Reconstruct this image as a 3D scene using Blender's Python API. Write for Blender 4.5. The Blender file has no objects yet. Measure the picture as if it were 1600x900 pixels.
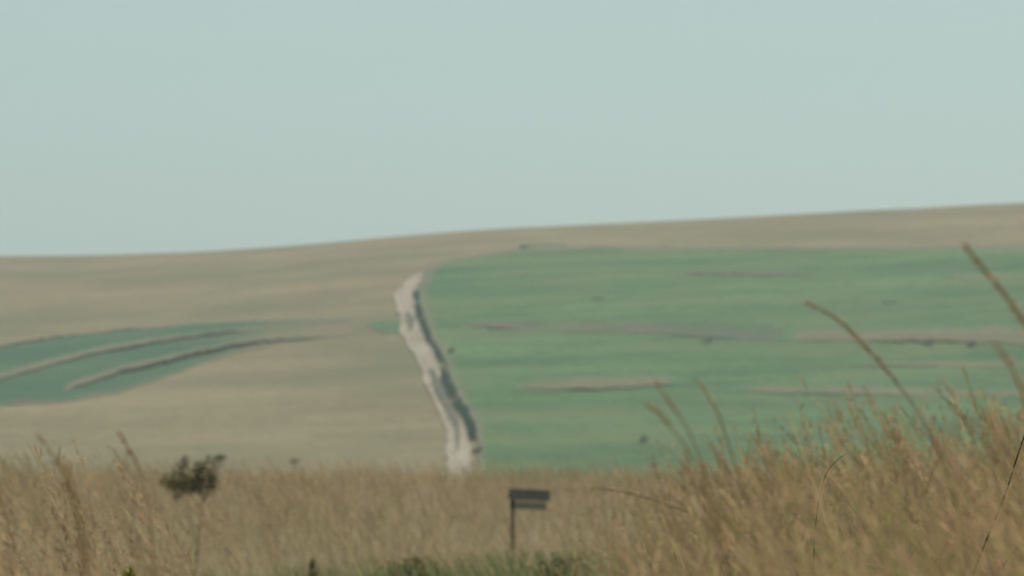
import bpy, math, random
import numpy as np
from mathutils import Vector, Matrix

random.seed(7)
rng = np.random.default_rng(7)
S = bpy.context.scene
COL = S.collection
R = math.radians

# ------------------------------------------------------------------ camera
F = 10165.0            # focal length in pixels of the 1600 wide photograph (a long lens, 9 degrees across)
EYE = 1.55
HORIZON = 700.0        # eye level, as a row of the photograph
cam_d = bpy.data.cameras.new('camera')
cam = bpy.data.objects.new('camera', cam_d)
COL.objects.link(cam)
cam_d.sensor_width = 36.0
cam_d.lens = 36.0 * F / 1600.0
PITCH = math.atan((HORIZON - 450.0) / F)
cam.location = (0, 0, EYE)
cam.rotation_euler = (math.pi / 2 + PITCH, 0, 0)
cam_d.clip_start = 0.1
cam_d.clip_end = 20000
cam_d.dof.use_dof = True
cam_d.dof.focus_distance = 7.5
cam_d.dof.aperture_fstop = 31.0
S.camera = cam

# ------------------------------------------------------------------ sky and sun
SUN_EL, SUN_AZ = R(50), R(12)          # azimuth measured from +Y towards +X: behind the hill, a little to the right
w = bpy.data.worlds.new('World')
S.world = w
w.use_nodes = True
wn, wl = w.node_tree.nodes, w.node_tree.links
bg = wn['Background']
sky = wn.new('ShaderNodeTexSky')
sky.sky_type = 'NISHITA'
sky.sun_disc = False
sky.sun_elevation = SUN_EL
sky.sun_rotation = SUN_AZ
sky.air_density = 1.0
sky.dust_density = 1.6
sky.ozone_density = 1.0
hs = wn.new('ShaderNodeHueSaturation')
hs.inputs['Saturation'].default_value = 0.45
wl.new(sky.outputs[0], hs.inputs['Color'])
tint = wn.new('ShaderNodeMixRGB')
tint.blend_type = 'MULTIPLY'
tint.inputs[0].default_value = 1.0
tint.inputs[2].default_value = (0.785, 1.013, 1.03, 1)
wl.new(hs.outputs[0], tint.inputs[1])
wl.new(tint.outputs[0], bg.inputs['Color'])
bg.inputs['Strength'].default_value = 0.071

sun_d = bpy.data.lights.new('sun', 'SUN')
sun = bpy.data.objects.new('sun', sun_d)
COL.objects.link(sun)
sun_d.energy = 3.7
sun_d.angle = R(0.5)
sun_d.color = (1.0, 0.94, 0.85)
to_sun = Vector((math.sin(SUN_AZ) * math.cos(SUN_EL), math.cos(SUN_AZ) * math.cos(SUN_EL), math.sin(SUN_EL)))
sun.rotation_euler = to_sun.to_track_quat('Z', 'Y').to_euler()
sun.location = (0, 0, 60)

vs = S.view_settings
vs.view_transform = 'Standard'
vs.look = 'None'
vs.gamma = 1.0
vs.exposure = 0.0
S.cycles.max_bounces = 6
S.cycles.volume_bounces = 0
S.cycles.transparent_max_bounces = 4

# ------------------------------------------------------------------ helpers
def tag(o, label=None, cat=None, group=None, kind=None):
    if label: o['label'] = label
    if cat: o['category'] = cat
    if group: o['group'] = group
    if kind: o['kind'] = kind
    return o

def mesh_obj(name, verts, faces, m, parent=None, smooth=True, col=None):
    """verts (n,3) array; faces (m,3) or (m,4) int array or list of tuples"""
    me = bpy.data.meshes.new(name)
    verts = np.asarray(verts, dtype=np.float32)
    if isinstance(faces, np.ndarray):
        k = faces.shape[1]
        me.vertices.add(len(verts))
        me.vertices.foreach_set('co', verts.ravel())
        me.loops.add(faces.size)
        me.loops.foreach_set('vertex_index', faces.ravel().astype(np.int32))
        me.polygons.add(len(faces))
        me.polygons.foreach_set('loop_start', np.arange(0, faces.size, k, dtype=np.int32))
        me.polygons.foreach_set('use_smooth', np.full(len(faces), smooth, dtype=bool))
        me.update(calc_edges=True)
    else:
        me.from_pydata([tuple(map(float, v)) for v in verts], [], faces)
        for p in me.polygons: p.use_smooth = smooth
    if col is not None:
        a = me.attributes.new('tint', 'FLOAT_COLOR', 'POINT')
        c = np.ones((len(verts), 4), dtype=np.float32)
        c[:, :3] = col
        a.data.foreach_set('color', c.ravel())
    me.materials.append(m)
    o = bpy.data.objects.new(name, me)
    COL.objects.link(o)
    if parent is not None: o.parent = parent
    return o

def empty(name, loc):
    o = bpy.data.objects.new(name, None)
    o.empty_display_size = 0.2
    o.location = loc
    COL.objects.link(o)
    return o

def grid_faces(nu, nv):
    """quads of a nv rows x nu columns grid"""
    i = np.arange(nv - 1)[:, None] * nu + np.arange(nu - 1)[None, :]
    i = i.ravel()
    return np.stack([i, i + 1, i + nu + 1, i + nu], 1)

def poly(xs, ys):
    xs, ys = np.array(xs, float), np.array(ys, float)
    return lambda q: np.interp(q, xs, ys)

def hermite(xs, ys, ms=None):
    xs, ys = np.array(xs, float), np.array(ys, float)
    if ms is None: ms = np.gradient(ys, xs)
    ms = np.array(ms, float)
    def f(q):
        q = np.clip(np.asarray(q, float), xs[0], xs[-1])
        k = np.clip(np.searchsorted(xs, q) - 1, 0, len(xs) - 2)
        h = xs[k + 1] - xs[k]
        t = (q - xs[k]) / h
        return ((2*t**3 - 3*t**2 + 1) * ys[k] + (t**3 - 2*t**2 + t) * h * ms[k]
                + (-2*t**3 + 3*t**2) * ys[k + 1] + (t**3 - t**2) * h * ms[k + 1])
    return f

def smooth(a, b, q):
    t = np.clip((np.asarray(q, float) - a) / (b - a), 0, 1)
    return t * t * (3 - 2 * t)

def vnoise(x, y, seed=0):
    """value noise, 0..1"""
    x, y = np.asarray(x, float), np.asarray(y, float)
    xi, yi = np.floor(x).astype(np.int64), np.floor(y).astype(np.int64)
    fx, fy = x - xi, y - yi
    fx, fy = fx*fx*(3-2*fx), fy*fy*(3-2*fy)
    def hsh(a, b):
        n = (a * 374761393 + b * 668265263 + seed * 1442695041) & 0x7fffffff
        n = ((n ^ (n >> 13)) * 1274126177) & 0x7fffffff
        return ((n ^ (n >> 16)) & 0xffff) / 65535.0
    return ((hsh(xi, yi)*(1-fx) + hsh(xi+1, yi)*fx)*(1-fy) + (hsh(xi, yi+1)*(1-fx) + hsh(xi+1, yi+1)*fx)*fy)

# ------------------------------------------------------------------ the lie of the land
profile = hermite(
    [-600, 0,   30,    140,  175,  350,  500,  640,  1000, 1400, 2200, 3200],
    [0,    0.0, 0.06,  0.66, 0.55, -6.0, -7.0, 0.0,  29.5, 45.9, 26.0, 10.0],
    [0,    0,   0.004, 0.003, -0.02, -0.015, 0.015, 0.080, 0.082, 0.0, -0.03, 0.0])
tilt = hermite([-3200, -600, -220, -96, -66, -46, -24, 0, 24, 48, 72, 96, 220, 600, 3200],
               [-4, -6, -5.9, -5.3, -4.6, -3.35, -1.6, 0, 1.2, 2.45, 3.7, 4.95, 9, 14, 12])

def height(x, y):
    x, y = np.asarray(x, float), np.asarray(y, float)
    z = profile(y) + tilt(x) * smooth(520, 950, y)
    far = smooth(480, 700, y)
    z = z + far * 0.55 * (vnoise(x / 46, y / 90, 3) - 0.5) + far * 0.22 * (vnoise(x / 17, y / 30, 5) - 0.5)
    z = z + (1 - far) * 0.06 * (vnoise(x / 2.2, y / 3.5, 9) - 0.5)
    return z

def ray(px, py):
    """direction of a pixel of the photograph, scaled to one metre of depth"""
    px, py = np.asarray(px, float), np.asarray(py, float)
    a, b = (px - 800) / F, (450 - py) / F
    c, s = math.cos(PITCH), math.sin(PITCH)
    dy, dz = c - b * s, s + b * c
    return a / dy, dz / dy

def on_hill(px, py, y0=420.0, y1=1500.0):
    """where the line of sight of a pixel meets the hill"""
    rx, rz = ray(px, py)
    shp = np.broadcast(rx, rz).shape
    rx, rz = np.broadcast_to(rx, shp).ravel(), np.broadcast_to(rz, shp).ravel()
    ys = np.arange(y0, y1, 4.0)
    lo = np.full(rx.shape, y1 - 4)
    found = np.zeros(rx.shape, bool)
    for y in ys:
        under = (EYE + rz * y) < height(rx * y, np.full(rx.shape, y))
        new = under & ~found
        lo[new] = y - 4.0
        found |= under
        if found.all(): break
    hi = lo + 4.0
    for _ in range(12):
        m = (lo + hi) / 2
        under = (EYE + rz * m) < height(rx * m, m)
        hi = np.where(under, m, hi); lo = np.where(under, lo, m)
    y = (lo + hi) / 2
    return (rx * y).reshape(shp), y.reshape(shp)

def at(px, py, d):
    rx, rz = ray(px, py)
    return Vector((float(rx) * d, d, EYE + float(rz) * d))

# ------------------------------------------------------------------ materials
def mat(name):
    m = bpy.data.materials.new(name)
    m.use_nodes = True
    return m, m.node_tree.nodes, m.node_tree.links, m.node_tree.nodes['Principled BSDF']

def field_mat(name, c1, c2, c3, stretch=(0.05, 0.012, 0.05), fine=0.9, bump=0.25, c4=None, patch=(0.52, 0.68), thin=None, ramp=(0.34, 0.68), fmax=0.8, pscale=(0.035, 0.02, 0.035)):
    """two shades in long streaks, a third in fine flecks, a fourth in patches"""
    m, n, l, p = mat(name)
    geo = n.new('ShaderNodeNewGeometry')
    mp = n.new('ShaderNodeMapping'); mp.inputs['Scale'].default_value = stretch
    l.new(geo.outputs['Position'], mp.inputs['Vector'])
    n1 = n.new('ShaderNodeTexNoise'); n1.inputs['Scale'].default_value = 1.0
    n1.inputs['Detail'].default_value = 6; n1.inputs['Roughness'].default_value = 0.62
    l.new(mp.outputs[0], n1.inputs['Vector'])
    r1 = n.new('ShaderNodeValToRGB')
    r1.color_ramp.elements[0].position = ramp[0]; r1.color_ramp.elements[0].color = (*c1, 1)
    r1.color_ramp.elements[1].position = ramp[1]; r1.color_ramp.elements[1].color = (*c2, 1)
    l.new(n1.outputs[0], r1.inputs[0])
    n2 = n.new('ShaderNodeTexNoise'); n2.inputs['Scale'].default_value = fine
    n2.inputs['Detail'].default_value = 8; n2.inputs['Roughness'].default_value = 0.75
    l.new(geo.outputs['Position'], n2.inputs['Vector'])
    r2 = n.new('ShaderNodeMapRange')
    r2.inputs[1].default_value = 0.48; r2.inputs[2].default_value = 0.72
    r2.inputs[4].default_value = fmax
    l.new(n2.outputs[0], r2.inputs[0])
    mx = n.new('ShaderNodeMixRGB'); mx.inputs[2].default_value = (*c3, 1)
    l.new(r2.outputs[0], mx.inputs[0]); l.new(r1.outputs[0], mx.inputs[1])
    out = mx
    if c4:
        mp3 = n.new('ShaderNodeMapping'); mp3.inputs['Scale'].default_value = pscale
        mp3.inputs['Location'].default_value = (3.1, 7.7, 1.3)
        l.new(geo.outputs['Position'], mp3.inputs['Vector'])
        n3 = n.new('ShaderNodeTexNoise'); n3.inputs['Detail'].default_value = 5; n3.inputs['Scale'].default_value = 1.0
        l.new(mp3.outputs[0], n3.inputs['Vector'])
        r3 = n.new('ShaderNodeMapRange'); r3.inputs[1].default_value = patch[0]; r3.inputs[2].default_value = patch[1]
        r3.inputs[4].default_value = 0.75
        l.new(n3.outputs[0], r3.inputs[0])
        m3 = n.new('ShaderNodeMixRGB'); m3.inputs[2].default_value = (*c4, 1)
        l.new(r3.outputs[0], m3.inputs[0]); l.new(mx.outputs[0], m3.inputs[1])
        out = m3
    if thin:                               # where the stand is sparse the other growth shows through, in flecks
        at_ = n.new('ShaderNodeAttribute'); at_.attribute_name = 'sparse'
        n4 = n.new('ShaderNodeTexNoise'); n4.inputs['Scale'].default_value = 0.16; n4.inputs['Detail'].default_value = 8; n4.inputs['Roughness'].default_value = 0.7
        l.new(geo.outputs['Position'], n4.inputs['Vector'])
        ad = n.new('ShaderNodeMath'); ad.operation = 'ADD'; l.new(at_.outputs['Fac'], ad.inputs[0]); l.new(n4.outputs[0], ad.inputs[1])
        r4 = n.new('ShaderNodeMapRange'); r4.inputs[1].default_value = 0.75; r4.inputs[2].default_value = 1.25
        l.new(ad.outputs[0], r4.inputs[0])
        m4 = n.new('ShaderNodeMixRGB'); m4.inputs[2].default_value = (*thin, 1)
        l.new(r4.outputs[0], m4.inputs[0]); l.new(out.outputs[0], m4.inputs[1])
        out = m4
    l.new(out.outputs[0], p.inputs['Base Color'])
    p.inputs['Roughness'].default_value = 0.95
    p.inputs['Specular IOR Level'].default_value = 0.08
    b = n.new('ShaderNodeBump'); b.inputs['Strength'].default_value = bump; b.inputs['Distance'].default_value = 0.25
    l.new(n2.outputs[0], b.inputs['Height']); l.new(b.outputs[0], p.inputs['Normal'])
    return m

M = {}
M['dry_hill'] = field_mat('dry_hill_grass', (0.218, 0.178, 0.086), (0.320, 0.262, 0.138), (0.115, 0.098, 0.044), stretch=(0.03, 0.05, 0.05), fine=0.55, fmax=0.9, c4=(0.150, 0.148, 0.066), patch=(0.42, 0.66), ramp=(0.32, 0.72))
M['near_soil'] = field_mat('straw_littered_soil', (0.26, 0.20, 0.12), (0.33, 0.27, 0.16), (0.18, 0.14, 0.08), stretch=(0.4, 0.2, 0.4), fine=6, c4=(0.17, 0.165, 0.07))
M['crop'] = field_mat('green_crop', (0.054, 0.138, 0.048), (0.130, 0.216, 0.076), (0.034, 0.084, 0.033), stretch=(0.024, 0.05, 0.03), ramp=(0.40, 0.64), fmax=0.9, fine=0.35, pscale=(0.03, 0.03, 0.03), bump=0.5, c4=(0.150, 0.190, 0.075), patch=(0.46, 0.68), thin=(0.20, 0.17, 0.11))
M['bank'] = field_mat('dry_bank_grass', (0.155, 0.150, 0.078), (0.215, 0.195, 0.108), (0.10, 0.105, 0.05), stretch=(0.12, 0.06, 0.2), fine=0.6, thin=(0.088, 0.172, 0.066))
M['faint_bank'] = field_mat('thin_bank_grass', (0.125, 0.122, 0.07), (0.175, 0.15, 0.095), (0.075, 0.10, 0.05), stretch=(0.10, 0.10, 0.2), fine=1.4, c4=(0.075, 0.13, 0.06), patch=(0.44, 0.58), thin=(0.065, 0.13, 0.058))
M['dirt'] = field_mat('pale_track_dirt', (0.31, 0.265, 0.19), (0.49, 0.42, 0.31), (0.12, 0.11, 0.065), stretch=(0.3, 0.07, 0.3), fine=0.8, bump=0.5)
M['median'] = field_mat('grey_olive_verge', (0.115, 0.112, 0.072), (0.165, 0.155, 0.10), (0.08, 0.085, 0.05), stretch=(0.3, 0.08, 0.3), fine=1.6)

M['dense_crop'] = field_mat('dense_green_crop', (0.042, 0.112, 0.050), (0.078, 0.150, 0.065), (0.030, 0.078, 0.036), stretch=(0.03, 0.03, 0.03), fine=0.32, bump=0.5, c4=(0.085, 0.14, 0.055), patch=(0.5, 0.75), thin=(0.21, 0.175, 0.095))

def plain(name, c, c2=None, rough=0.8, scale=14.0):
    m, n, l, p = mat(name)
    tc = n.new('ShaderNodeTexCoord')
    no = n.new('ShaderNodeTexNoise'); no.inputs['Scale'].default_value = scale; no.inputs['Detail'].default_value = 5
    l.new(tc.outputs['Object'], no.inputs['Vector'])
    r = n.new('ShaderNodeValToRGB')
    r.color_ramp.elements[0].position = 0.35; r.color_ramp.elements[0].color = (*c, 1)
    r.color_ramp.elements[1].position = 0.7; r.color_ramp.elements[1].color = (*(c2 or [q * 1.4 for q in c]), 1)
    l.new(no.outputs[0], r.inputs[0]); l.new(r.outputs[0], p.inputs['Base Color'])
    p.inputs['Roughness'].default_value = rough
    p.inputs['Specular IOR Level'].default_value = 0.2
    return m

def blade_mat(name, translucent=0.3):
    """colour from the mesh (each blade its own), light passing through thin blades"""
    m, n, l, p = mat(name)
    a = n.new('ShaderNodeAttribute'); a.attribute_name = 'tint'
    l.new(a.outputs['Color'], p.inputs['Base Color'])
    p.inputs['Roughness'].default_value = 0.75
    p.inputs['Specular IOR Level'].default_value = 0.15
    t = n.new('ShaderNodeBsdfTranslucent'); l.new(a.outputs['Color'], t.inputs['Color'])
    mx = n.new('ShaderNodeMixShader'); mx.inputs[0].default_value = translucent
    l.new(p.outputs[0], mx.inputs[1]); l.new(t.outputs[0], mx.inputs[2])
    l.new(mx.outputs[0], n['Material Output'].inputs['Surface'])
    return m

M['blade'] = blade_mat('grass_blade', 0.42)
M['leaf'] = blade_mat('shrub_leaf', 0.35)
M['bark'] = plain('grey_brown_bark', (0.10, 0.075, 0.05), (0.17, 0.13, 0.09))
M['board'] = plain('dark_board_back', (0.17, 0.18, 0.155), (0.23, 0.24, 0.205), 0.6)
M['pale_board'] = plain('faded_grey_green_board', (0.24, 0.26, 0.19), (0.32, 0.33, 0.25))
M['post'] = plain('weathered_post', (0.20, 0.18, 0.13), (0.28, 0.25, 0.18))
M['stem'] = plain('dry_stem', (0.34, 0.26, 0.14), (0.44, 0.34, 0.2))
M['dark_stem'] = plain('dark_green_stem', (0.085, 0.075, 0.035), (0.12, 0.105, 0.05))

# ------------------------------------------------------------------ ground and hill
def terrain(name, xs, ys, m):
    X, Y = np.meshgrid(xs, ys)
    v = np.stack([X, Y, height(X, Y)], -1).reshape(-1, 3)
    return tag(mesh_obj(name, v, grid_faces(len(xs), len(ys)), m), kind='structure')

side = [180, 240, 320, 450, 650, 1000, 1500, 2200, 3000]
xs_far = np.array([-q for q in side[::-1]] + list(np.arange(-140, 140.1, 2.0)) + side)
xs_near = np.array([-q for q in side[::-1]] + [-140, -110, -85, -65, -50, -38, -30] + list(np.arange(-24, 24.1, 0.8))
                   + [30, 38, 50, 65, 85, 110, 140] + side)
ground = terrain('ground', xs_near, np.array(list(np.arange(-500, 0, 50)) + list(np.arange(0, 180, 1.0)) + list(np.arange(180, 421, 12.0))), M['near_soil'])
tag(ground, 'level straw coloured ground under the near grass')
hill = terrain('hill', xs_far, np.array(list(np.arange(420, 600, 6.0)) + list(np.arange(600, 1450, 2.0)) + list(np.arange(1450, 3001, 50.0))), M['dry_hill'])
tag(hill, 'broad dry grass hill rising to the right skyline')

def sheet(name, PX, PY, lift, m, edge=(1, 1, 1, 1), rough=0.08, kind='structure', dz=None, sparse=None):
    """a layer of crop or dry grass lying on the hill: PX, PY are row/column grids of photo points, lift its height in metres;
    edge = (first row, last row, first column, last column) closed down to the ground by a skirt"""
    X, Y = on_hill(PX, PY)
    Z0 = height(X, Y)
    Z = Z0 + lift + rough * (vnoise(X / 0.9, Y / 2.5, 21) - 0.5) * 2
    if dz is not None: Z = Z + dz
    def pad(A, B):
        if edge[0]: A, B = np.vstack([B[:1], A]), np.vstack([B[:1], B])
        if edge[1]: A, B = np.vstack([A, B[-1:]]), np.vstack([B, B[-1:]])
        if edge[2]: A, B = np.hstack([B[:, :1], A]), np.hstack([B[:, :1], B])
        if edge[3]: A, B = np.hstack([A, B[:, -1:]]), np.hstack([B, B[:, -1:]])
        return A
    Zp = pad(Z, Z0 - 0.3); Xp = pad(X, X); Yp = pad(Y, Y)
    v = np.stack([Xp, Yp, Zp], -1).reshape(-1, 3)
    f = grid_faces(Xp.shape[1], Xp.shape[0])[:, ::-1]
    o = tag(mesh_obj(name, v, f, m, smooth=False), kind=kind)
    if sparse is not None:
        sp_ = np.broadcast_to(sparse, X.shape)
        o.data.attributes.new('sparse', 'FLOAT', 'POINT').data.foreach_set('value', pad(sp_, sp_).astype(np.float32).ravel())
    return o

def ragged(px, amp, seed):
    return amp * (vnoise(px / 9.0, np.full(np.shape(px), seed * 3.3), seed) - 0.5) * 2 + 0.6 * amp * (vnoise(px / 2.7, np.full(np.shape(px), seed * 1.7), seed + 1) - 0.5)

# the eroded track
trk_py = [427, 436, 446, 462, 478, 495, 515, 535, 555, 575, 600, 625, 655, 675, 700, 728, 775]
trk_l = poly(trk_py, [656, 643, 631, 616, 619, 625, 623, 634, 648, 657, 663, 674, 689, 700, 697, 699, 697])
trk_r = poly(trk_py, [664, 659, 653, 646, 649, 650, 658, 665, 679, 687, 691, 701, 722, 731, 735, 735, 737])
py = np.linspace(428, 775, 190)
u = np.linspace(0, 1, 13)
L = trk_l(py) + ragged(py, 3.4, 4); Rr = trk_r(py) + ragged(py, 2.2, 6)
PX = L[:, None] + (Rr - L)[:, None] * u[None]
PY = np.repeat(py[:, None], 13, 1)
cut = -0.11 * np.exp(-((u - 0.22) / 0.13) ** 2) - 0.11 * np.exp(-((u - 0.72) / 0.13) ** 2)
trk = sheet('dirt_track', PX, PY, 0.20, M['dirt'], rough=0.07, dz=np.repeat(cut[None], 190, 0))
tag(trk, 'pale eroded dirt track running up the hill beside the green field')

# grey olive verge growing inside the track (wide in the middle, a strip between the ruts further down)
def ribbon(name, py0, py1, ul, ur, m, lift=0.12, n=60):
    q = np.linspace(py0, py1, n)
    l0, r0 = trk_l(q), trk_r(q)
    a = l0 + (r0 - l0) * ul(q) + ragged(q, 1.2, 12); b = l0 + (r0 - l0) * ur(q) + ragged(q, 1.2, 14)
    t = np.linspace(0, 1, 6)
    return sheet(name, a[:, None] + (b - a)[:, None] * t[None], np.repeat(q[:, None], 6, 1), 0.20 + lift, m, rough=0.09)
v1 = ribbon('grass_verge', 578, 706, poly([578, 600, 640, 662, 680, 706], [0.45, 0.42, 0.40, 0.42, 0.38, 0.44]),
            poly([578, 600, 640, 658, 670, 706], [0.55, 0.98, 0.99, 0.80, 0.60, 0.50]), M['median'])
tag(v1, 'grey olive grass verge between the ruts of the lower track')
v2 = ribbon('grass_verge', 490, 516, poly([490, 500, 516], [0.45, 0.40, 0.45]), poly([490, 500, 516], [0.55, 0.85, 0.6]), M['median'], n=20)
tag(v2, 'small brown grass patch in the upper track')

# green crop field right of the track
top = poly([640, 668, 720, 780, 820, 860, 1000, 1300, 1600, 2200], [430, 414, 404, 396, 390, 388, 388, 389, 388, 386])
lb = poly([380, 410, 427, 446, 462, 478, 495, 515, 535, 555, 575, 600, 625, 655, 675, 700, 728, 780],
          [672, 668, 666, 659, 654, 656, 661, 668, 677, 690, 699, 706, 716, 735, 744, 746, 746, 747])
nv, nu = 200, 230
V, U = np.meshgrid(np.linspace(0, 1, nv), np.linspace(0, 1, nu) ** 1.25, indexing='ij')
PYc = 400 + V * 380
for _ in range(4):
    PXc = lb(PYc) + ragged(PYc, 2, 31) * (1 - U) + (2150 - lb(PYc)) * U
    tp = top(PXc) + ragged(PXc, 0.8, 33)
    PYc = tp + (780 - tp) * V
crop = sheet('crop_field', PXc, PYc, 0.34, M['crop'], rough=0.12, sparse=0.55 * smooth(0.035, 0.0, V) + 0.5 * smooth(0.02, 0.0, U) + 0.15 * vnoise(PXc / 60, PYc / 7, 88))
tag(crop, 'large green crop field to the right of the track')

# terraced green strip on the left
gt = poly([-500, -60, 0, 100, 200, 300, 400, 470, 548], [640, 560, 545, 527, 516, 509, 504, 502, 501])
gb = poly([-500, -60, 0, 100, 170, 230, 290, 350, 420, 500, 548], [690, 642, 634, 628, 618, 600, 578, 557, 541, 530, 526])
px = np.linspace(-450, 545, 260)
a, b = gt(px) + ragged(px, 0.8, 41), gb(px) + ragged(px, 0.8, 43)
t = np.linspace(0, 1, 36)
strip = sheet('crop_field', np.repeat(px[None], 36, 0), a[None] + (b - a)[None] * t[:, None], 0.16, M['dense_crop'], rough=0.07, dz=np.repeat(0.12 - 0.2 * t[:, None] ** 3, 260, 1),
              sparse=np.maximum(smooth(180, 540, px)[None] * (0.45 + 0.6 * t[:, None]), 0.5 * smooth(0.86, 1.0, t)[:, None] + 0 * px[None]))
tag(strip, 'narrow terraced green crop strip on the left of the hill')
px = np.linspace(574, 626, 30)
a = poly([574, 590, 626], [505, 498, 497])(px); b = poly([574, 590, 626], [510, 519, 521])(px)
t = np.linspace(0, 1, 10)
tag(sheet('crop_field', np.repeat(px[None], 10, 0), a[None] + (b - a)[None] * t[:, None], 0.10, M['crop'], rough=0.05,
          sparse=np.repeat(0.12 + 0.7 * np.abs(2 * t[:, None] - 1) ** 2, 30, 1)),
    'tiny green crop patch touching the left edge of the track')

def bank(label, pts, m, rise=0.75, seed=50, back=0.34, sp=0.0, taper=(0.16, 0.16), fall=None, fade=True):
    """a terrace: a shelf of dry grass that rises out of the crop and whose front edge drops to the field below;
    pts = (px, top py, front py)"""
    xs = [p[0] for p in pts]
    px = np.linspace(xs[0], xs[-1], max(40, int((xs[-1] - xs[0]) / 3)))
    a = poly(xs, [p[1] for p in pts])(px) + ragged(px, 1.0, seed)
    b = poly(xs, [p[2] for p in pts])(px) + ragged(px, 0.9, seed + 2)
    q = (px - xs[0]) / (xs[-1] - xs[0])
    end = np.minimum(smooth(0, taper[0], q) if taper[0] else 1.0, smooth(1, 1 - taper[1], q) if taper[1] else 1.0) + 0 * q
    t = np.linspace(0, 1, 11)
    up = rise * (0.6 + 0.6 * vnoise(px / 70, px * 0 + seed, seed)) + 0.06 * (vnoise(px / 13, px * 0, seed + 4) - 0.5)
    if fall is not None: up = up * smooth(1.0, fall, q)
    lift = back + (np.maximum(up, 0.36)[None] - back) * smooth(0.0, 0.7, t)[:, None] * end[None] - (0.0 if fade else 0.2) * (1 - end)[None]
    if fall is not None: lift = lift * (0.06 + 0.94 * smooth(1.0, 0.78, q))[None]
    PYb = a[None] + (b - a)[None] * t[:, None]
    s_ = sp + (0.7 * smooth(0.6, 0.0, t)[:, None] + 0.95 * (1 - end)[None] if fade else 0.3 * smooth(0.4, 0.0, t)[:, None]) + 0.35 * (vnoise(px / 40, px * 0 + 2, seed + 9)[None] - 0.5)
    o = sheet('terrace_bank', np.repeat(px[None], 11, 0), PYb, lift, m, rough=0.07, edge=(0, 1, 0, 0), sparse=s_)
    return tag(o, label, kind='structure')

bank('upper dry grass terrace bank curving across the left green strip',
     [(-300, 638, 650), (-80, 604, 618), (0, 587, 598), (60, 570, 581), (100, 559, 570), (150, 547, 558), (200, 538, 549), (260, 529, 538), (330, 521, 528), (400, 515, 520), (470, 512, 515), (560, 509, 512)], M['bank'], 0.66, taper=(0, 0.14), fall=0.7, fade=False)
bank('lower dry grass terrace bank curving across the left green strip',
     [(92, 606, 616), (150, 588, 599), (200, 573, 585), (250, 562, 574), (300, 550, 560), (370, 537, 546), (430, 529, 536), (500, 523, 529), (560, 518, 522)], M['bank'], 0.72, 55, taper=(0.1, 0.14), fall=0.6, fade=False)
bank('dry bank along the top edge of the left green strip',
     [(-300, 592, 597), (-60, 553, 561), (0, 539, 547), (100, 523, 529), (200, 512, 518), (300, 506, 511), (420, 501, 505), (470, 500, 502)], M['dry_hill'], 0.45, 58, taper=(0, 0.4), fall=0.5, fade=False)
bank('long dry grass terrace bank across the middle of the green field',
     [(690, 509, 515), (780, 504, 518), (900, 503, 521), (1000, 505, 524), (1120, 509, 533), (1240, 510, 539)], M['faint_bank'], 0.46, 61, sp=0.0, taper=(0.06, 0.03))
bank('broad tan terrace bank with dark lower edge at the right of the green field',
     [(1220, 512, 537), (1330, 512, 538), (1450, 511, 540), (1600, 507, 543), (1800, 503, 547), (2050, 500, 553)], M['bank'], 0.66, 63, back=0.36, sp=0.12, taper=(0.04, 0))
bank('short tan terrace bank low in the green field near the track',
     [(780, 603, 611), (850, 593, 614), (920, 589, 615), (1000, 587, 609), (1075, 588, 604)], M['bank'], 0.5, 66, sp=0.10)
bank('thin faint terrace bank high in the green field',
     [(1040, 428, 432), (1120, 427, 433), (1220, 427, 434), (1290, 428, 433)], M['bank'], 0.5, 68, sp=0.2)
bank('thin faint terrace bank high at the right edge of the green field',
     [(1455, 433, 438), (1520, 431, 440), (1620, 430, 440), (1800, 430, 440)], M['bank'], 0.5, 70, sp=0.2)
bank('faint terrace bank just above the tall grass at right',
     [(1290, 572, 576), (1400, 567, 577), (1520, 566, 578), (1750, 564, 578)], M['bank'], 0.42, 72, sp=0.2)
bank('dim brown terrace bank behind the tall grass',
     [(1105, 606, 614), (1190, 601, 618), (1300, 601, 622), (1450, 604, 624), (1650, 606, 626)], M['bank'], 0.45, 74, sp=0.3)
bank('small dark bank at the upper corner of the green field',
     [(812, 384, 388), (850, 383, 390), (885, 385, 389)], M['bank'], 0.45, 76, sp=0.2)

# ------------------------------------------------------------------ foliage
def leaf_cloud(blobs, n, size, cols, seed, up=0.2):
    """n little leaf quads through a set of ellipsoids (cx, cy, cz, rx, ry, rz, weight)"""
    g = np.random.default_rng(seed)
    wt = np.array([b[6] for b in blobs], float); wt /= wt.sum()
    k = g.choice(len(blobs), n, p=wt)
    B = np.array([b[:6] for b in blobs])
    d = g.normal(size=(n, 3)); d /= np.linalg.norm(d, axis=1)[:, None]
    c = B[k, :3] + d * B[k, 3:6] * (g.random((n, 1)) ** 0.5)
    a = g.normal(size=(n, 3)); a[:, 2] += up; a /= np.linalg.norm(a, axis=1)[:, None]
    b_ = np.cross(a, g.normal(size=(n, 3))); b_ /= np.linalg.norm(b_, axis=1)[:, None]
    s = size * (0.6 + 0.8 * g.random((n, 1)))
    v = np.stack([c - a * s, c + b_ * s * 0.42, c + a * s, c - b_ * s * 0.42], 1).reshape(-1, 3)
    f = np.arange(4 * n).reshape(-1, 4)
    cc = np.array(cols)[g.integers(0, len(cols), n)] * (0.8 + 0.4 * g.random((n, 1)))
    return v, f, np.repeat(cc, 4, 0)

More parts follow.
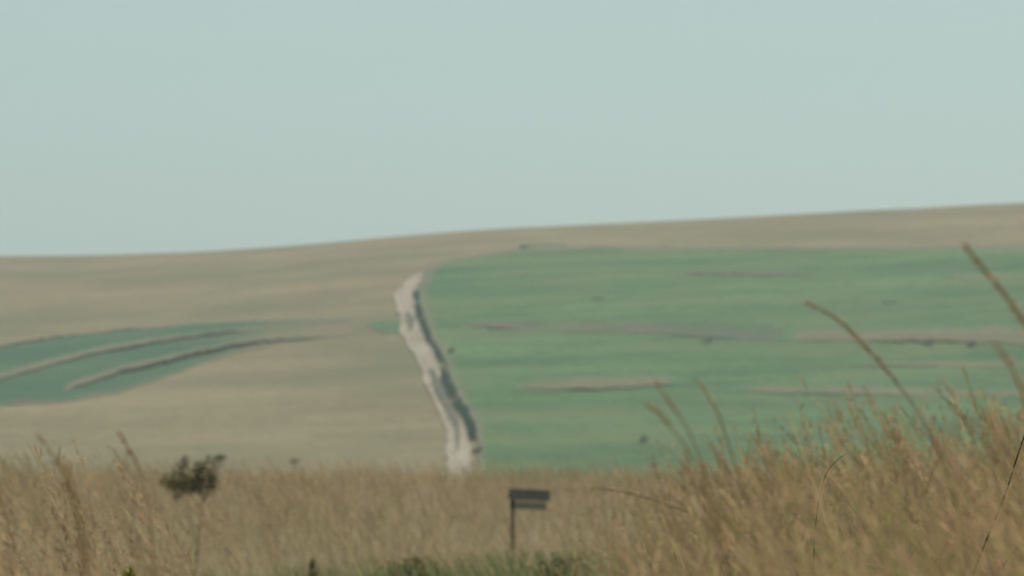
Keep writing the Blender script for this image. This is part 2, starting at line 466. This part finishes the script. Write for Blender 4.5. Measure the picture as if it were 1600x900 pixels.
def tube(pts, radii, sides=6):
    """tapered tube through points"""
    V_, F_ = [], []
    for i, p in enumerate(pts):
        q = (Vector(pts[min(i + 1, len(pts) - 1)]) - Vector(pts[max(i - 1, 0)])).normalized()
        a = q.orthogonal().normalized(); b = q.cross(a)
        for s in range(sides):
            an = 2 * math.pi * s / sides
            V_.append(Vector(p) + (a * math.cos(an) + b * math.sin(an)) * radii[i])
    for i in range(len(pts) - 1):
        for s in range(sides):
            F_.append((i * sides + s, i * sides + (s + 1) % sides, (i + 1) * sides + (s + 1) % sides, (i + 1) * sides + s))
    F_.append(tuple(range(sides))[::-1]); F_.append(tuple(range((len(pts) - 1) * sides, len(pts) * sides)))
    return V_, F_

def join(parts):
    V_, F_ = [], []
    for v, f in parts:
        o = len(V_); V_ += list(v); F_ += [tuple(i + o for i in q) for q in f]
    return V_, F_

DARK = [(0.075, 0.11, 0.055), (0.09, 0.125, 0.06), (0.105, 0.13, 0.065), (0.06, 0.09, 0.06)]

# dark weeds crowding the ditch along the right edge of the track
g = np.random.default_rng(5)
q = np.concatenate([g.uniform(458, 528, 420), g.uniform(528, 590, 200), g.uniform(590, 690, 950)])
wid = poly([455, 470, 490, 515, 535, 560, 590, 640, 665, 692], [4, 7, 6, 10, 6, 4, 7, 11, 9, 4])(q) * (0.6 + 0.8 * vnoise(q / 7, q * 0, 8))
pxw = trk_r(q) + 1 + wid * g.random(len(q))
kp = vnoise(q / 14, q * 0, 3) > 0.2
q, pxw = q[kp], pxw[kp]
hx, hy = on_hill(pxw, q)
hz = height(hx, hy)
tall = poly([455, 480, 515, 535, 560, 600, 650, 692], [0.5, 0.75, 0.95, 0.7, 0.6, 0.8, 1.0, 0.7])(q)
blobs = [(hx[i], hy[i], hz[i] + 0.22 + 0.2 * tall[i], 0.36, 0.6, 0.28 * tall[i], 1) for i in range(len(q))]
v, f, c = leaf_cloud(blobs, 9000, 0.13, [(0.05, 0.12, 0.07), (0.06, 0.135, 0.08), (0.08, 0.145, 0.08)], 11)
tag(mesh_obj('verge_weeds', v, f, M['leaf'], smooth=False, col=c), 'dark weeds crowding the right edge of the dirt track', kind='stuff')

def bush_on_hill(px, py, wpx, hpx, label, group, cols=DARK, seed=1):
    X, Y = on_hill(px, py)
    X, Y = float(X), float(Y)
    z = float(height(X, Y)) + 0.1
    s = Y / F
    wm, hm = wpx * s, hpx * s
    o = empty('bush', (X, Y, z)); tag(o, label, 'bush', group)
    bl = [(0, 0, hm * 0.45, wm * 0.32, wm * 0.32, hm * 0.42, 3), (-wm * 0.28, 0.05, hm * 0.35, wm * 0.22, wm * 0.25, hm * 0.3, 1.5),
          (wm * 0.27, -0.05, hm * 0.55, wm * 0.22, wm * 0.25, hm * 0.35, 1.5)]
    v, f, c = leaf_cloud(bl, 230, 0.085, cols, seed)
    mesh_obj('crown', v, f, M['leaf'], o, False, c)
    st = [tube([(0, 0, -0.15), (dx * 0.4, 0, hm * 0.3), (dx, 0.03, hm * 0.6)], [0.03, 0.022, 0.01], 5) for dx in (-wm * 0.2, 0.02, wm * 0.22)]
    mesh_obj('trunk', *join(st), M['bark'], o)
    return o
HB = 'small bushes scattered over the hill'
for a in [
    (1452, 545, 22, 20, 'rounder dark bush on the dark edge of the broad tan bank'),
    (1517, 547, 17, 16, 'second fainter bush on the broad tan bank, towards the right edge'),
    (1105, 541, 22, 13, 'low dark bush at the middle of the green field near the faint bank'),
    (705, 556, 11, 14, 'small dark bush close to the right of the track, half way up'),
    (746, 712, 18, 16, 'dark bush at the foot of the track in the corner of the green field'),
    (1005, 697, 16, 18, 'lone dark bush low in the green field above the dry grass'),
    (460, 727, 20, 11, 'low dark bush on the dry slope left of the track'),
    (1390, 478, 30, 8, 'flat wide bush high in the green field at right'),
    (935, 472, 26, 8, 'flat wide bush high in the green field left of centre'),
]:
    bush_on_hill(*a, HB, cols=[(0.05, 0.10, 0.055), (0.06, 0.11, 0.06)] if a[3] == 8 else DARK, seed=a[0])

# the sapling at left
D_S = 62.0
base = at(303, 850, D_S); base.z = float(height(base.x, D_S)) - 0.05
sap = empty('sapling', base)
tag(sap, 'small dark leafy sapling with a thin forked trunk standing in the dry grass at left', 'sapling')
def sp(px, py, dy=0.0):
    p = at(px, py, D_S + dy) - base
    return (p.x, p.y, p.z)
s = D_S / F
def blob(px, py, rx, ry, wgt, dy=0.0):
    p = sp(px, py, dy); return (p[0], p[1], p[2], 1.55 * rx * s, 0.9 * rx * s + 0.05, 1.45 * ry * s, wgt)
bl = [blob(266, 752, 13, 9, 2.2), blob(275, 760, 11, 8, 1.8, .1), blob(283, 737, 11, 14, 1.6, -.1), blob(292, 752, 12, 11, 1.6), blob(309, 745, 8, 16, 2.4, .08),
      blob(312, 732, 8, 10, 1.2), blob(331, 748, 10, 12, 1.6), blob(330, 724, 12, 9, 1.3, .1), blob(345, 716, 8, 5, 0.7), blob(322, 768, 9, 9, 0.8),
      blob(275, 773, 6, 7, 0.5), blob(289, 722, 6, 8, 0.5), blob(335, 760, 6, 8, 0.5), blob(284, 764, 12, 9, 1.2), blob(300, 758, 12, 9, 0.9), blob(324, 745, 7, 14, 0.7), blob(313, 760, 10, 10, 1.2), blob(300, 765, 9, 6, 0.5)]
v, f, c = leaf_cloud(bl, 2400, 0.016, [(0.14, 0.14, 0.06), (0.175, 0.16, 0.07), (0.20, 0.175, 0.085), (0.11, 0.125, 0.065)], 77)
mesh_obj('crown', v, f, M['leaf'], sap, False, c)
z0 = (0, 0, 0)
mesh_obj('trunk', *join([
    tube([z0, sp(312, 815), sp(316, 795), sp(320, 780)], [0.009, 0.008, 0.007, 0.006]),
    tube([sp(320, 780), sp(329, 760), sp(333, 735), sp(346, 716)], [0.007, 0.005, 0.004, 0.002]),
    tube([sp(316, 795), sp(298, 775), sp(280, 760), sp(266, 752)], [0.007, 0.006, 0.004, 0.002]),
    tube([sp(318, 785), sp(311, 760), sp(310, 735)], [0.006, 0.004, 0.002]),
    tube([sp(298, 775), sp(288, 745), sp(287, 722)], [0.005, 0.003, 0.002])]), M['bark'], sap)

# the little board on a post
D_B = 62.0
s = D_B / F
pb = at(801, 860, D_B); pb.z = float(height(pb.x, D_B))
sg = empty('signboard', pb)
tag(sg, 'dark narrow board fixed to a thin post in the dry grass at the middle', 'signboard')
def box(x0, x1, y0, y1, z0, z1, rot=0.0, pivot=(0, 0)):
    vv = []
    for x in (x0, x1):
        for y in (y0, y1):
            for z in (z0, z1):
                dx, dz_ = x - pivot[0], z - pivot[1]
                vv.append((pivot[0] + dx * math.cos(rot) + dz_ * math.sin(rot), y, pivot[1] - dx * math.sin(rot) + dz_ * math.cos(rot)))
    return vv, [(0, 1, 3, 2), (4, 6, 7, 5), (0, 4, 5, 1), (2, 3, 7, 6), (0, 2, 6, 4), (1, 5, 7, 3)]
def bevelled(o, r=0.004):
    b = o.modifiers.new('bevel', 'BEVEL'); b.width = r; b.segments = 2; return o
zt = at(801, 763, D_B).z - pb.z
zb = at(801, 781, D_B).z - pb.z
bevelled(mesh_obj('board', *box(-0.035, 0.36, -0.012, 0.012, zb, zt, R(2.5), (0, zt)), M['board'], sg, False))
bevelled(mesh_obj('post', *box(-0.018, 0.018, 0.0135, 0.045, -0.3, zt - 0.005), M['post'], sg, False))
bevelled(mesh_obj('rail', *box(-0.02, 0.33, 0.0135, 0.03, zb - 0.085, zb - 0.012, R(2.5), (0, zt)), M['pale_board'], sg, False), 0.002)

# ------------------------------------------------------------------ grass
def strip_between(P, W, axis):
    """ribbon along points P (n,3), half width W (n,), spread along axis"""
    P = np.asarray(P, float); W = np.asarray(W, float)[:, None]; axis = np.asarray(axis, float)
    v = np.stack([P - axis * W, P + axis * W], 1).reshape(-1, 3)
    n = len(P)
    i = np.arange(n - 1) * 2
    f = np.stack([i, i + 1, i + 3, i + 2], 1)
    return v, f

def stalk_proto(seed, head=True, leaves=3, spikelets=26, segs=6, lean=0.25, thick=1.0, leafy=1.0, headlen=0.22, spk=(0.02, 0.05), fuzz=0.33):
    """one grass stalk one metre tall: stem, arching leaves, feathery head; returns verts, faces, kind"""
    g = np.random.default_rng(seed)
    V_, F_, K = [], [], []
    n0 = 0
    def add(v, f, k):
        nonlocal n0
        V_.append(v); F_.append(f + n0); K.append(np.full(len(v), k)); n0 += len(v)
    t = np.linspace(0, 1, segs + 1)
    bend = lean * (0.4 + 0.9 * g.random())
    path = lambda q: np.stack([-bend * q ** 2.4, 0.05 * np.sin(3 * q + seed), q * (1 - 0.35 * bend * q ** 2)], -1)
    an = g.random() * math.pi
    add(*strip_between(path(t), (0.0022 * thick) * (1 - 0.55 * t), (math.cos(an), math.sin(an), 0)), 0)
    for _ in range(leaves):
        b0 = g.uniform(0.05, 0.5); ln = g.uniform(0.2, 0.4) * leafy; an = g.random() * 2 * math.pi
        q = np.linspace(0, 1, 5)
        o = path(np.array([b0]))[0]
        droop = g.uniform(0.2, 1.1)
        P = o + np.stack([math.cos(an) * ln * q * 0.55, math.sin(an) * ln * q * 0.55, ln * (q * 0.85 - droop * 0.6 * q ** 2.2)], -1)
        add(*strip_between(P, 0.0026 * thick * (1 - q) ** 0.6 + 0.0004, (-math.sin(an), math.cos(an), 0.15)), 1)
    if head:
        for _ in range(spikelets):
            b0 = 1 - headlen * g.random() ** 0.9
            o = path(np.array([b0]))[0]; tip = path(np.array([min(1.0, b0 + 0.03)]))[0]
            dirn = tip - o if b0 < 0.97 else np.array([-0.4, 0, 0.9])
            dirn = dirn / (np.linalg.norm(dirn) + 1e-9) + g.normal(size=3) * fuzz
            dirn /= np.linalg.norm(dirn)
            ln = g.uniform(*spk)
            side = np.cross(dirn, g.normal(size=3)); side /= np.linalg.norm(side)
            q = np.array([0, 0.6, 1.0])
            add(*strip_between(o + dirn * ln * q[:, None], np.array([0.0006, 0.0018, 0.0002]) * thick, side), 2)
    return np.concatenate(V_), np.concatenate(F_), np.concatenate(K)

def scatter(name, protos, X, Y, Z, H, palette, seed, tiltbias=0.12, tiltvar=0.14, aim_tip=False, patches=False):
    """put a stalk at every point; palette = (stem colours, leaf colours, head colours)"""
    g = np.random.default_rng(seed)
    n = len(X)
    which = g.integers(0, len(protos), n)
    Vs, Fs, Cs = [], [], []
    n0 = 0
    for k, (pv, pf, pk) in enumerate(protos):
        idx = np.nonzero(which == k)[0]
        if not len(idx): continue
        m_ = len(idx)
        an = g.normal(0, 0.9, m_)                      # heads mostly bend to the left with the wind
        ca, sa = np.cos(an), np.sin(an)
        h = H[idx]
        v = np.repeat(pv[None], m_, 0) * h[:, None, None]
        x = v[:, :, 0] * ca[:, None] - v[:, :, 1] * sa[:, None]
        y = v[:, :, 0] * sa[:, None] + v[:, :, 1] * ca[:, None]
        z = v[:, :, 2]
        tx = -tiltbias + g.normal(0, tiltvar, m_); ty = g.normal(0, tiltvar, m_)
        x = x + z * tx[:, None]; y = y + z * ty[:, None]
        if aim_tip:                                    # X says where the tip is, the foot lies to windward
            top_ = int(np.argmax(pv[:, 2])); x = x - x[:, top_:top_ + 1]; z = z / pv[top_, 2]
        v = np.stack([x + X[idx][:, None], y + Y[idx][:, None], z + Z[idx][:, None]], -1)
        c = np.empty((m_, len(pv), 3))
        shade = (0.75 + 0.5 * g.random((m_, 1, 1)))
        hue = np.ones((m_, 1, 3))
        if patches:                                    # rusty stands and olive stands
            pn = vnoise(X[idx] / 0.42, Y[idx] / 5.0, 17)[:, None, None]
            hue = pn * np.array([1.14, 0.99, 0.97]) + (1 - pn) * np.array([0.92, 1.04, 0.90])
        for kind in range(3):
            sel = pk == kind
            pc = np.array(palette[kind])[g.integers(0, len(palette[kind]), m_)]
            c[:, sel] = pc[:, None, :] * shade * hue
        Vs.append(v.reshape(-1, 3)); Cs.append(c.reshape(-1, 3))
        Fs.append((pf[None] + (np.arange(m_) * len(pv))[:, None, None] + n0).reshape(-1, 4))
        n0 += m_ * len(pv)
    return mesh_obj(name, np.concatenate(Vs), np.concatenate(Fs), M['blade'], smooth=True, col=np.concatenate(Cs))

STRAW = [(0.48, 0.39, 0.205), (0.40, 0.32, 0.165), (0.56, 0.46, 0.26), (0.36, 0.28, 0.14)]
STRAW_LEAF = [(0.48, 0.40, 0.22), (0.40, 0.33, 0.18), (0.38, 0.34, 0.16), (0.58, 0.49, 0.31)]
RUST = [(0.46, 0.33, 0.20), (0.40, 0.28, 0.17), (0.52, 0.39, 0.25), (0.36, 0.28, 0.17)]
GREENISH = [(0.30, 0.31, 0.12), (0.25, 0.27, 0.10), (0.37, 0.35, 0.16), (0.21, 0.24, 0.09)]

GREEN = [(0.20, 0.24, 0.09), (0.15, 0.19, 0.07), (0.26, 0.28, 0.12)]

protos_near = [stalk_proto(100 + i, spikelets=38, leaves=2, headlen=0.2, thick=0.5, leafy=0.75, lean=0.3, spk=(0.007, 0.020), fuzz=0.5) for i in range(18)]
protos_veil = [stalk_proto(500 + i, spikelets=40, leaves=1, headlen=0.2, thick=0.26, leafy=0.7, lean=0.3, spk=(0.005, 0.012), fuzz=0.5) for i in range(12)]
protos_mass = [stalk_proto(400 + i, spikelets=38, leaves=2, headlen=0.22, thick=0.85, leafy=0.8, lean=0.3, spk=(0.009, 0.024), fuzz=0.45) for i in range(18)]
protos_far = [stalk_proto(200 + i, head=(i % 4 != 0), spikelets=6, leaves=3, segs=3, thick=2.6, leafy=1.25, headlen=0.35) for i in range(16)]
protos_short = [stalk_proto(300 + i, head=(i % 4 == 0), spikelets=5, leaves=6, segs=3, thick=2.4, leafy=1.6) for i in range(12)]

def place(n, d0, d1, p0, p1, g, power=2.0):
    """points spread evenly over the wedge of ground between two directions"""
    d = (d0 ** power + (d1 ** power - d0 ** power) * g.random(n)) ** (1 / power)
    px = g.uniform(p0, p1, n)
    return px, d, (px - 800) / F * d

g = np.random.default_rng(21)
# tall grass close by at right
cont = poly([820, 900, 1000, 1100, 1200, 1300, 1400, 1500, 1600, 1800, 2400], [840, 765, 695, 652, 622, 600, 596, 590, 562, 555, 550])
px, d, X = place(6600, 19.0, 38.0, 800, 2100, g, 1.7)
Z = height(X, d)
top_px = cont(px) - 12 + 300 * g.random(len(px)) ** 0.42 + 60 * (vnoise(X / 0.35, d / 4.0, 4) - 0.5)
H = EYE + (HORIZON - top_px) / F * d - Z
right = scatter('tall_grass', protos_mass, X, d, Z, H, (STRAW + GREENISH, STRAW_LEAF + GREENISH, RUST + STRAW[1:2]), 31, 0.14, 0.10, aim_tip=True, patches=True)
tag(right, 'tall brown seeding grass massed at the right foreground', kind='stuff')
# a thin veil of the same grass nearer still
px, d, X = place(800, 2.7, 4.6, 930, 2600, g, 1.5)
Z = height(X, d)
H = EYE + (HORIZON - (cont(px) + 20 + 260 * g.random(len(px)) ** 0.6)) / F * d - Z
veil = scatter('tall_grass', protos_veil, X, d, Z, H, (STRAW + GREENISH, STRAW_LEAF + GREENISH, RUST + STRAW[1:2]), 32, 0.14, 0.10, aim_tip=True, patches=True)
tag(veil, 'nearest blurred straw stalks at the right', kind='stuff')
px, d, X = place(110, 2.7, 4.4, -900, 330, g, 1.5)
Z = height(X, d)
H = EYE + (HORIZON - (650 + 0.25 * np.maximum(px, 0) + 230 * g.random(len(px)) ** 0.6)) / F * d - Z
veil2 = scatter('tall_grass', protos_veil, X, d, Z, H, (STRAW, STRAW_LEAF, RUST), 30, 0.14, 0.10, aim_tip=True, patches=True)
tag(veil2, 'nearest blurred straw stalks at the left', kind='stuff')
# thinner tall grass close by at left
cont = poly([-700, -100, 0, 100, 200, 260, 330], [660, 670, 678, 690, 705, 760, 850])
px, d, X = place(620, 13.0, 26.0, -500, 300, g, 1.7)
Z = height(X, d)
H = EYE + (HORIZON - (cont(px) - 20 + 270 * g.random(len(px)) ** 0.55)) / F * d - Z
left = scatter('tall_grass', protos_mass, X, d, Z, H, (STRAW, STRAW_LEAF, RUST), 33, 0.14, 0.10, aim_tip=True)
tag(left, 'thin tall straw grass at the left foreground', kind='stuff')
# thin straw stalks between, further off
cont = poly([-500, 0, 200, 300, 500, 700, 800, 1000, 1300, 2000], [705, 712, 722, 745, 735, 742, 760, 740, 735, 735])
px, d, X = place(1500, 20.0, 48.0, -450, 2050, g)
Z = height(X, d)
top_px = cont(px) - 20 + np.abs(g.normal(0, 80, len(px)))
clear = ((np.abs(px - 292) < 55) | (np.abs(px - 828) < 55)) & (d < 62)
top_px = np.where(clear, np.maximum(top_px, 782), top_px)
H = EYE + (HORIZON - top_px) / F * d - Z
low = (px > 540) & (px < 980) & (g.random(len(px)) < 0.75) & (top_px < 850)
H[low] *= 0.75
mid = scatter('tall_grass', protos_near, X, d, Z, H, (STRAW, STRAW_LEAF, RUST + STRAW[:2]), 34, 0.1, 0.06, aim_tip=True)
tag(mid, 'scattered thin straw stalks in front of the meadow', kind='stuff')
# lower grass round the camera, under the line of sight
px, d, X = place(1300, 2.2, 26.0, -2600, 4200, g, 1.3)
Z = height(X, d)
H = np.minimum(EYE - 230 / F * d - Z, 1.35) * (0.8 - 0.35 * g.random(len(px)))
under = scatter('tall_grass', protos_near, X, d, Z, H, (STRAW, STRAW_LEAF + GREENISH[:2], RUST), 36, aim_tip=True)
tag(under, 'lower grass around the tall stalks of the foreground', kind='stuff')
# greener short grass in the middle distance
px, d, X = place(6200, 30.0, 56.0, -400, 2000, g)
Z = height(X, d)
lim = EYE + (HORIZON - poly([-400, 0, 400, 600, 800, 1000, 2000], [878, 884, 880, 858, 846, 842, 830])(px)) / F * d - Z
H = np.minimum(lim, 0.94) * (1 - 0.16 * g.random(len(px)))
green = scatter('green_grass', protos_short, X, d, Z, H, (GREEN, GREEN * 3 + STRAW_LEAF[:1], STRAW[:1] + GREEN[:2]), 35, 0.05, 0.22)
tag(green, 'shorter olive green grass along the bottom edge', kind='stuff')
# dry meadow out to the brow of the near field
px, d, X = place(29000, 50.0, 150.0, -260, 1860, g)
Z = height(X, d)
H = (0.36 + 0.40 * g.random(len(px)) ** 2.6) * (0.70 + 0.6 * vnoise(X / 1.1, d / 4, 8))
for (cx, cd, r) in ((base.x, D_S, 0.45), (pb.x + 0.12, D_B, 0.5)):
    near = (np.abs(X - cx * d / cd) < r) & (d < cd + 0.5) & (d > cd - 14)
    H[near] *= 0.86
REDDISH = [(0.44, 0.335, 0.19), (0.37, 0.275, 0.155), (0.50, 0.40, 0.235), (0.33, 0.24, 0.135)]
meadow = scatter('meadow_grass', protos_far, X, d, Z, H, (REDDISH, REDDISH + STRAW_LEAF[:1], RUST), 37, 0.1, 0.2)
tag(meadow, 'dry brown meadow grass reaching to the brow before the hill', kind='stuff')

# ------------------------------------------------------------------ grass stalks that stand out
def spikelets_along(pts, n, spread, ln, cols, seed):
    g = np.random.default_rng(seed)
    P = np.array([tuple(p) for p in pts]); seg = np.linalg.norm(np.diff(P, axis=0), axis=1)
    cum = np.concatenate([[0], np.cumsum(seg)])
    t = g.random(n) * cum[-1]
    o = np.stack([np.interp(t, cum, P[:, i]) for i in range(3)], 1)
    o2 = np.stack([np.interp(np.maximum(t - 0.01, 0), cum, P[:, i]) for i in range(3)], 1)
    o2[t < 0.01] = o[t < 0.01] + (P[0] - P[1]) * 0.1
    a = o2 - o; a /= np.linalg.norm(a, axis=1)[:, None] + 1e-9
    a = a + g.normal(size=(n, 3)) * spread; a /= np.linalg.norm(a, axis=1)[:, None]
    b = np.cross(a, g.normal(size=(n, 3))); b /= np.linalg.norm(b, axis=1)[:, None]
    L_ = ln * (0.6 + 0.8 * g.random((n, 1))); W_ = L_ * 0.09
    v = np.stack([o, o + a * L_ * 0.55 + b * W_, o + a * L_, o + a * L_ * 0.55 - b * W_], 1).reshape(-1, 3)
    c = np.array(cols)[g.integers(0, len(cols), n)] * (0.75 + 0.5 * g.random((n, 1)))
    return v, np.arange(4 * n).reshape(-1, 4), np.repeat(c, 4, 0)

def smooth_path(pts, k=5):
    P = np.array([tuple(p) for p in pts])
    t = np.concatenate([[0], np.cumsum(np.linalg.norm(np.diff(P, axis=0), axis=1))])
    q = np.interp(np.linspace(0, len(P) - 1, (len(P) - 1) * k + 1), np.arange(len(P)), t)
    return [Vector(p) for p in np.stack([hermite(t, P[:, i])(q) for i in range(3)], 1)]

SG = 'tall grass stalks standing out in the foreground'
def grass_stalk(label, d, pts, head=None, r=0.0016, m='stem', cols=RUST, spread=0.2, ln=0.010, nsp=140, leaf=None, seed=1):
    """pts: photo points from the tip down; the stalk goes on to the ground; head = number of leading points that carry the seed head"""
    k = 0.8 if d > 8.6 else 0.6
    d, r, ln = d * k, r * k, ln * k
    P = [at(px, py, d + 0.02 * i) for i, (px, py) in enumerate(pts)]
    dx = (P[-1].x - P[-2].x) / max(0.02, P[-2].z - P[-1].z)
    low = P[-1]
    hgt = low.z - float(height(low.x, d))
    root = Vector((low.x + 0.25 * hgt * max(-0.5, min(0.5, dx)), d + 0.02 * len(pts) + 0.03, 0)); root.z = float(height(root.x, root.y)) - 0.02
    lower = [Vector((low.x + (root.x - low.x) * (1 - (1 - f) ** 1.6), low.y + (root.y - low.y) * f, low.z + (root.z - low.z) * f)) for f in (0.08, 0.22, 0.42, 0.7)]
    o = empty('grass_stalk', root); tag(o, label, 'grass stalk', SG)
    path = [p - root for p in smooth_path(P + lower + [root])]
    n = len(path)
    mesh_obj('stem', *tube(path, [r * (0.35 + 0.65 * i / (n - 1)) for i in range(n)], 5), M[m], o)
    if head:
        hp = [p - root for p in smooth_path(P)][: (head - 1) * 5 + 1]
        v, f, c = spikelets_along(hp, nsp, spread, ln, cols, seed)
        mesh_obj('seed_head', v, f, M['blade'], o, False, c)
    for (lp, wl_, cl) in (leaf or []):
        Q = [at(px, py, d + 0.01) - root for px, py in lp]
        Q = smooth_path(Q, 4)
        W_ = wl_ * k * np.sin(np.linspace(0.25, math.pi, len(Q))) + 0.0002
        v, f = strip_between([tuple(q_) for q_ in Q], W_, (0.75, 0.1, 0.65))
        mesh_obj('leaf', v, f, M['blade'], o, True, np.repeat(np.array([cl]), len(v), 0))
    return o

BROWN = [(0.48, 0.39, 0.25), (0.56, 0.44, 0.28), (0.40, 0.33, 0.20)]
PALE = (0.55, 0.44, 0.28)
grass_stalk('thick brown plume leaning in from the right edge, tallest of all', 5.2,
    [(1510, 385), (1530, 412), (1556, 442), (1582, 476), (1606, 512), (1640, 575), (1672, 660), (1696, 780)], 6, cols=BROWN, nsp=420, spread=0.17, ln=0.010, seed=2)
grass_stalk('long arched brown plume standing alone above the grass against the green field', 6.0,
    [(1263, 475), (1292, 488), (1322, 510), (1352, 542), (1382, 574), (1404, 602), (1432, 640), (1480, 740), (1510, 860)], 6, cols=BROWN, nsp=300, spread=0.13, ln=0.010, seed=3)
grass_stalk('short upright plume in the middle, just right of a paler pair', 6.0,
    [(1090, 594), (1106, 618), (1122, 646), (1134, 682), (1150, 730), (1185, 860)], 4, cols=BROWN, nsp=90, spread=0.18, ln=0.009, seed=4)
grass_stalk('upper plume of a pair left of the short upright plume', 5.6,
    [(1026, 600), (1042, 622), (1062, 650), (1084, 690), (1120, 800), (1140, 890)], 3, cols=RUST, nsp=80, spread=0.18, ln=0.009, seed=5)
grass_stalk('lower left plume of a pair left of the short upright plume', 5.6,
    [(1010, 632), (1030, 645), (1052, 672), (1076, 706), (1112, 800), (1130, 895)], 3, cols=RUST, nsp=70, spread=0.18, ln=0.009, seed=6)
grass_stalk('brown plume bent almost flat, pointing left towards the board', 7.5,
    [(884, 766), (910, 764), (938, 763), (972, 768), (1006, 776), (1040, 788), (1076, 800), (1110, 824), (1140, 890)], 7, cols=BROWN, nsp=170, spread=0.2, ln=0.009, seed=7)
grass_stalk('long dark bare stem leaning right, with a small pale leaf', 9.1,
    [(1612, 650), (1592, 706), (1572, 768), (1546, 832), (1521, 896), (1500, 960)], None, r=0.0030, m='dark_stem',
    leaf=[([(1578, 784), (1570, 792), (1563, 803)], 0.0016, PALE)], seed=8)
grass_stalk('dark bare stem cutting the lower right corner', 8.9,
    [(1606, 842), (1586, 860), (1562, 892), (1550, 930)], None, r=0.0022, m='dark_stem', seed=9)
grass_stalk('short dark stem at the bottom, right of centre in the tall grass', 9.1,
    [(1470, 866), (1458, 882), (1444, 898), (1425, 940)], None, r=0.0020, m='dark_stem', seed=10)
grass_stalk('thin straight stem at the bottom, leftmost of the dark stems', 8.8,
    [(1325, 856), (1308, 874), (1288, 898), (1272, 940)], None, r=0.0016, m='dark_stem', seed=12)
grass_stalk('thin stem with a dark tip slanting right above the bottom edge', 9.3,
    [(1446, 838), (1430, 858), (1412, 890), (1400, 940)], None, r=0.0015, m='dark_stem', seed=13)
grass_stalk('thin grass stem with a fine dark tip in the middle of the tall grass', 9.2,
    [(1322, 709), (1306, 721), (1292, 738), (1280, 780), (1270, 900)], None, r=0.0013, m='dark_stem', seed=14)
grass_stalk('blurred plume at the right edge, half way up', 5.0,
    [(1556, 538), (1572, 560), (1588, 588), (1606, 640), (1630, 760)], 4, cols=RUST, nsp=90, spread=0.2, ln=0.009, seed=15)
grass_stalk('stalk with a broad pale leaf, right of the flat plume', 6.4,
    [(1066, 760), (1082, 784), (1098, 808), (1120, 870), (1130, 930)], 2, cols=STRAW, nsp=40, seed=16,
    leaf=[([(1080, 776), (1090, 792), (1101, 808)], 0.0026, PALE)])
grass_stalk('stalk with a pale drooping leaf in the centre of the tall grass', 6.6,
    [(1352, 738), (1364, 758), (1378, 790), (1396, 850), (1404, 930)], 2, cols=STRAW, nsp=40, seed=17,
    leaf=[([(1358, 742), (1366, 760), (1377, 780)], 0.0028, PALE), ([(1384, 800), (1390, 820), (1396, 845)], 0.0022, (0.34, 0.36, 0.13))])
grass_stalk('soft straw plume at the left, right of a darker one', 6.0,
    [(186, 676), (200, 700), (216, 730), (232, 790), (240, 890)], 3, cols=RUST, nsp=70, spread=0.18, seed=18)
grass_stalk('darker plume at the far left of the foreground', 6.0,
    [(58, 680), (80, 706), (102, 748), (122, 810), (134, 890)], 4, cols=RUST, nsp=80, spread=0.18, seed=19)
grass_stalk('pale straw stalk at the left', 4.6,
    [(104, 730), (112, 760), (120, 800), (127, 850), (132, 900)], 2, r=0.0024, cols=STRAW, nsp=50, seed=20)

# low plants at the bottom edge
def low_bush(name, px, ptop, wpx, hpx, d, label, cols, seed, n=500, size=0.02, group=None):
    b = at(px, ptop, d); X = b.x
    z = float(height(X, d)); s = d / F
    o = empty(name, (X, d, z)); tag(o, label, name.replace('_', ' '), group)
    h = b.z - z; wm = wpx * s; hm = hpx * s
    bl = [(0, 0, h - hm * 0.5, wm * 0.5, wm * 0.4, hm * 0.5, 3), (-wm * 0.3, 0.02, h - hm * 0.7, wm * 0.3, wm * 0.3, hm * 0.4, 1), (wm * 0.32, 0, h - hm * 0.65, wm * 0.28, wm * 0.3, hm * 0.4, 1)]
    v, f, c = leaf_cloud(bl, n, size, cols, seed)
    mesh_obj('foliage', v, f, M['leaf'], o, False, c)
    st = [tube([(0, 0, -0.03), (dx * 0.3, 0, h * 0.45), (dx, 0.02, h - hm * 0.4)], [0.006, 0.005, 0.003], 5) for dx in (-wm * 0.22, 0.01, wm * 0.2)]
    mesh_obj('stem', *join(st), M['bark'], o)
low_bush('low_shrub', 878, 864, 90, 60, 42.0, 'dark green low shrub at the bottom edge below the board', [(0.06, 0.075, 0.035), (0.08, 0.095, 0.04), (0.05, 0.065, 0.035)], 91, 520, 0.020)
low_bush('low_shrub', 490, 866, 17, 60, 40.0, 'narrow dark brown low shrub at the bottom edge left of the middle', [(0.07, 0.065, 0.03), (0.09, 0.075, 0.04)], 93, 130, 0.018)
low_bush('weed', 198, 884, 24, 30, 14.0, 'small yellow green weed tip at the bottom left edge', [(0.32, 0.33, 0.05), (0.26, 0.28, 0.05)], 95, 40, 0.010)
low_bush('low_shrub', 640, 870, 130, 60, 43.0, 'broad olive green low shrub at the bottom edge left of the board', [(0.12, 0.14, 0.05), (0.16, 0.17, 0.06), (0.09, 0.11, 0.04)], 97, 520, 0.022)

# ------------------------------------------------------------------ the hazy air
vv, ff = box(-3100, 3100, -620, 3100, -9.0, 75.0)
m, n, l, p = mat('pale_haze')
n.remove(p)
pv = n.new('ShaderNodeVolumePrincipled')
pv.inputs['Color'].default_value = (0.86, 0.97, 1.0, 1)
pv.inputs['Density'].default_value = 0.00020
pv.inputs['Anisotropy'].default_value = 0.2
l.new(pv.outputs[0], n['Material Output'].inputs['Volume'])
tag(mesh_obj('haze', vv, ff, m, smooth=False), 'pale hazy air over the fields', kind='stuff')
